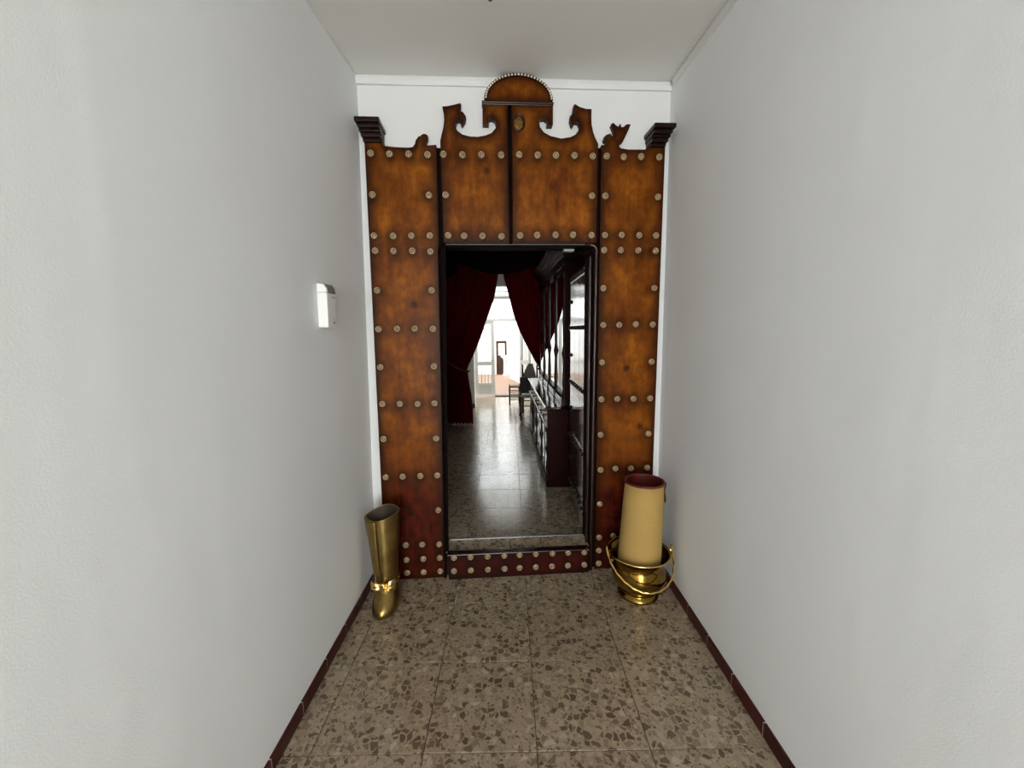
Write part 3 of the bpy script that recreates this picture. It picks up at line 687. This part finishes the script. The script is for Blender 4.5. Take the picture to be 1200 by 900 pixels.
obj('drawer_rail', L(box(XF-.014, XF+.02, Y0, Y1, .582, .602)), M['edge'], dr, bevel=.004)
dr.rotation_euler = (0, 0, math.radians(1.3))
# upper part
obj('upper_end_panel', L(box(XU, .80, Y0, Y0+.03, .785, 2.14)), M['mahogany'], dr, bevel=.003)
obj('upper_carcass', L(box(XU+.035, .80, Y0+.03, Y1, .785, 2.14)), M['dark_wood'], dr)
for k in range(nb_):
    ya, yb = Y0+k*bwid, Y0+(k+1)*bwid
    dd = obj('glazed_door', L(boxes([(XU, XU+.03, ya+.03, ya+.08, .86, 2.08), (XU, XU+.03, yb-.08, yb-.03, .86, 2.08), (XU, XU+.03, ya+.08, yb-.08, .86, .92), (XU, XU+.03, ya+.08, yb-.08, 2.02, 2.08)])), M['dark_wood'], dr, bevel=.003)
    obj('pane', L(box(XU+.003, XU+.02, ya+.078, yb-.078, .915, 2.025)), M['pane'], dd)
    obj('base_block', L(box(XU-.03, XU+.03, ya-.0 if k else ya+.0, ya+.06, .785, .86)), M['edge'], dr, bevel=.006)
    obj('column', L(lathe([(.026, .86), (.026, .9), (.018, .91), (.022, 1.0), (.016, 1.2), (.024, 1.26), (.030, 1.28), (.024, 1.30), (.016, 1.36), (.021, 1.6), (.016, 1.95), (.026, 1.97), (.026, 2.08), (0, 2.08)], 12, (XU+.004, ya+.03, 0))), M['dark_wood'], dr, True)
obj('base_rail', L(box(XU-.02, XU+.03, Y0+.06, Y1, .787, .85)), M['edge'], dr, bevel=.008)
obj('frieze', L(box(XU-.01, .80, Y0, Y1, 2.08, 2.16)), M['dark_wood'], dr, bevel=.003)
cb = bmesh.new()
for z0, z1, pr in ((2.16, 2.185, .02), (2.185, 2.215, .045), (2.215, 2.235, .06), (2.235, 2.27, .09), (2.27, 2.295, .11)): add_box(cb, XU-pr, .80, Y0-pr*.7, Y1, z0, z1)
obj('cornice', L(cb), M['dark_wood'], dr, bevel=.004)

# ------------------------------------------------------------------ seats beyond the dresser
def chair(name, loc, rz, wd, dp, seat_z, back_z, back_shape, mats, label, grp=None):
    t = empty(name, loc, (0, 0, rz)); tag(t, label, 'chair', grp)
    seatm, backm, legm = mats
    obj('seat', box(-wd/2, wd/2, -dp/2, dp/2, seat_z-.055, seat_z), seatm, t, bevel=.02, seg=3)
    for sx in (-1, 1):
        obj('leg', tube([(sx*(wd/2-.02), -dp/2+.02, seat_z-.05), (sx*(wd/2-.005), -dp/2-.005, seat_z*.6), (sx*(wd/2-.03), -dp/2+.03, seat_z*.25), (sx*(wd/2-.005), -dp/2-.02, 0)], [.02, .021, .014, .016], 8), legm, t, True)
        obj('leg', tube([(sx*(wd/2-.02), dp/2-.02, back_z*.97), (sx*(wd/2-.02), dp/2-.02, seat_z), (sx*(wd/2-.02), dp/2+.0, seat_z*.5), (sx*(wd/2-.02), dp/2+.04, 0)], [.014, .018, .017, .015], 8), legm, t, True)
    if back_shape == 'panel': pts = [(-wd/2+.005, seat_z+.02), (-wd/2+.005, back_z-.01), (wd/2-.005, back_z-.01), (wd/2-.005, seat_z+.02)]
    else: pts = [(-wd/2+.01, seat_z+.08), (-wd/2+.05, back_z*.8), (-.05, back_z), (.03, back_z), (wd/2-.04, back_z*.82), (wd/2-.01, seat_z+.08)]
    obj('backrest', prism(pts, dp/2-.035, dp/2-.008), backm, t, bevel=.008)
    obj('stretcher', tube([(-wd/2+.02, -dp/2+.02, seat_z*.4), (wd/2-.02, -dp/2+.02, seat_z*.4)], .009, 6), legm, t, True)
    for sx in (-1, 1): obj('stretcher', tube([(sx*(wd/2-.02), -dp/2+.02, seat_z*.45), (sx*(wd/2-.02), dp/2, seat_z*.45)], .009, 6), legm, t, True)
    return t
chair('leather_chair', (.315, 6.98, 0), PI, .32, .36, .43, .735, 'panel', (M['grey_seat'], M['leather'], M['dark_wood']), 'small black leather chair with a grey seat beside the dresser end')
chair('upholstered_chair', (.36, 7.58, 0), PI, .30, .34, .42, .90, 'peak', (M['grey_cloth'], M['grey_cloth'], M['dark_wood']), 'grey upholstered chair with a peaked back behind the black leather chair')
sl = empty('rush_stool', (.085, 8.36, 0)); tag(sl, 'low wooden stool with ladder rungs near the bright doorway', 'stool')
for sx in (-1, 1):
    for sy in (-1, 1): obj('leg', lathe([(.016, 0), (.018, .1), (.013, .2), (.018, .3), (.015, .385), (0, .39)], 8), M['brown_door'], sl, True, (sx*.10, sy*.11, 0))
obj('seat', box(-.115, .115, -.125, .125, .345, .375), M['straw'], sl, bevel=.01)
for z in (.1, .18, .26):
    obj('rung', tube([(-.1, -.11, z), (.1, -.11, z)], .009, 6), M['brown_door'], sl, True); obj('rung', tube([(-.1, .11, z), (.1, .11, z)], .009, 6), M['brown_door'], sl, True)
    for sx in (-1, 1): obj('rung', tube([(sx*.1, -.11, z+.02), (sx*.1, .11, z+.02)], .009, 6), M['brown_door'], sl, True)

# ------------------------------------------------------------------ bright back room, skylit bay, patio beyond
struct(obj('wall_rear_left', box(-2.0, -.70, 7.96, 8.12, 0, 2.8), M['stone_wall']))
struct(obj('baseboard_rear', box(-2.0, -.695, 7.94, 7.962, 0, .085), M['black']))
struct(obj('wall_rear_right', box(.75, 2.0, 7.96, 8.12, 0, 2.8), M['white_wall']))
struct(obj('trim_4', box(-.70, .75, 7.96, 8.12, 2.33, 2.8), M['stone_wall']), 'grey lintel over the bright bay')
struct(obj('floor_rear', boxes([(-2.1, -1.1, 6.75, 9.3, -.08, 0), (1.1, 2.1, 6.75, 9.3, -.08, 0)]), M['terrazzo']))
struct(obj('ceiling_rear', box(-2.1, 2.1, 6.75, 8.12, 2.8, 2.95), M['white_wall']))
struct(obj('wall_rear_side', boxes([(-2.2, -2.1, 6.6, 9.3, 0, 3.2), (2.1, 2.2, 6.6, 9.3, 0, 3.2), (-2.2, -1.25, 6.6, 6.75, 0, 2.95), (1.3, 2.2, 6.6, 6.75, 0, 2.95)]), M['white_wall']))
struct(obj('wall_patio_front', boxes([(-2.2, -.80, 9.3, 9.45, 0, 3.4), (.50, 2.2, 9.3, 9.45, 0, 3.4), (-.80, .50, 9.3, 9.45, 2.36, 3.4)]), M['white_wall']))
bl = tag(empty('roller_blind', (-.15, 9.29, 2.27)), 'rolled pale grey blind above the patio doors', 'blind')
obj('blind_roll', tube([(-.64, 0, 0), (.64, 0, 0)], .065, 12), M['frame_white'], bl, True); obj('bottom_bar', box(-.64, .64, -.012, .012, -.085, -.066), M['panel_beige'], bl)
w1 = struct(obj('window_1', boxes([(-.80, .50, 9.34, 9.40, 1.70, 1.76), (-.80, -.76, 9.34, 9.40, 1.76, 2.2), (.46, .50, 9.34, 9.40, 1.76, 2.2), (-.80, .50, 9.34, 9.40, 2.2, 2.36), (-.36, -.33, 9.34, 9.40, 1.76, 2.2)]), M['frame_white']), 'white framed transom window over the patio doors')
obj('pane', box(-.76, -.36, 9.365, 9.373, 1.76, 2.2), M['glass'], w1); obj('pane', box(-.33, .46, 9.365, 9.373, 1.76, 2.2), M['glass'], w1)
def patio_door(name, loc, rz, wd, label, flip=1):
    d = struct(empty(name, loc, (0, 0, rz)), label)
    obj('frame', boxes([(0, .07*flip, -.02, .02, .0, 1.69), ((wd-.08)*flip, wd*flip, -.02, .02, 0, 1.69), (.07*flip, (wd-.08)*flip, -.02, .02, 1.62, 1.69), (.07*flip, (wd-.08)*flip, -.02, .02, .70, .79), (.07*flip, (wd-.08)*flip, -.02, .02, .26, .30), (.07*flip, (wd-.08)*flip, -.02, .02, 0, .05)]), M['frame_white'], d)
    obj('bottom_panel', box(.065*flip, (wd-.075)*flip, -.012, .012, .045, .265), M['panel_beige'], d)
    for z0, z1 in ((.30, .70), (.79, 1.62)):
        obj('pane', box(.07*flip, (wd-.08)*flip, -.003, .003, z0, z1), M['glass'], d)
        for k in range(1, 4):
            x = (.07+(wd-.15)*k/4)*flip; obj('bar', tube([(x, -.014, z0), (x, -.014, z1)], .007, 6), M['bar_grey'], d)
    obj('handle', tube([((wd-.04)*flip, -.02, .82), ((wd-.04)*flip, -.06, .82), ((wd-.13)*flip, -.06, .82)], .008, 6), M['steel'], d, True)
    return d
patio_door('door_1', (-.795, 9.37, .01), 0, .45, 'closed white left patio door leaf with iron bars')
patio_door('door_2', (.46, 9.42, .01), -math.radians(62), .45, 'white right patio door leaf folded open outwards', -1)
struct(obj('trim_5', box(-.35, .50, 9.30, 9.50, -.01, .025), M['brown_door']), 'dark wooden threshold of the patio doors')
struct(obj('floor_patio', box(-2.2, 2.2, 9.45, 14.6, -.1, 0), M['patio_floor']))
struct(obj('wall_patio_left', box(-1.6, -1.4, 9.45, 14.2, 0, 3.0), M['white_wall']))
slab('wall_patio_right', [(.75, 9.45, 0), (-.02, 12.9, 0), (-.02, 12.9, 3.0), (.75, 9.45, 3.0)], (.15, .05, 0), M['white_wall'])
struct(obj('wall_patio_end', box(-2.2, 2.2, 14.1, 14.3, 0, 3.0), M['white_wall']))
d3 = struct(empty('door_3', (-.46, 14.08, 0)), 'narrow brown half-glazed door at the far end of the patio')
obj('door_leaf', boxes([(0, .07, -.04, .02, 0, 1.15), (.29, .36, -.04, .02, 0, 1.15), (.07, .29, -.04, .02, 1.06, 1.15), (.07, .29, -.04, .02, 0, .66)]), M['brown_door'], d3)
obj('pane', box(.07, .29, -.02, -.01, .66, 1.06), M['white_wall'], d3)['label'] = 'pale bright panel'
bs = empty('washbasin', (-.17, 13.8, 0)); tag(bs, 'small white pedestal basin before the far brown door', 'basin')
obj('pedestal', lathe([(.07, 0), (.05, .1), (.045, .5), (.06, .56), (0, .56)], 14), M['plastic'], bs, True)
obj('bowl', lathe([(.05, .55), (.12, .6), (.14, .66), (.125, .66), (.1, .61), (0, .6)], 16), M['plastic'], bs, True)
lt = empty('wall_lantern', (-.34, 14.06, 1.62)); tag(lt, 'faint wall lantern above the far brown door', 'lantern')
obj('bracket', box(-.02, .02, .0, .04, -.06, .14), M['panel_beige'], lt); obj('lamp_body', lathe([(0, -.12), (.04, -.10), (.065, .04), (.02, .1), (0, .12)], 6, (0, -.07, 0)), M['panel_beige'], lt)
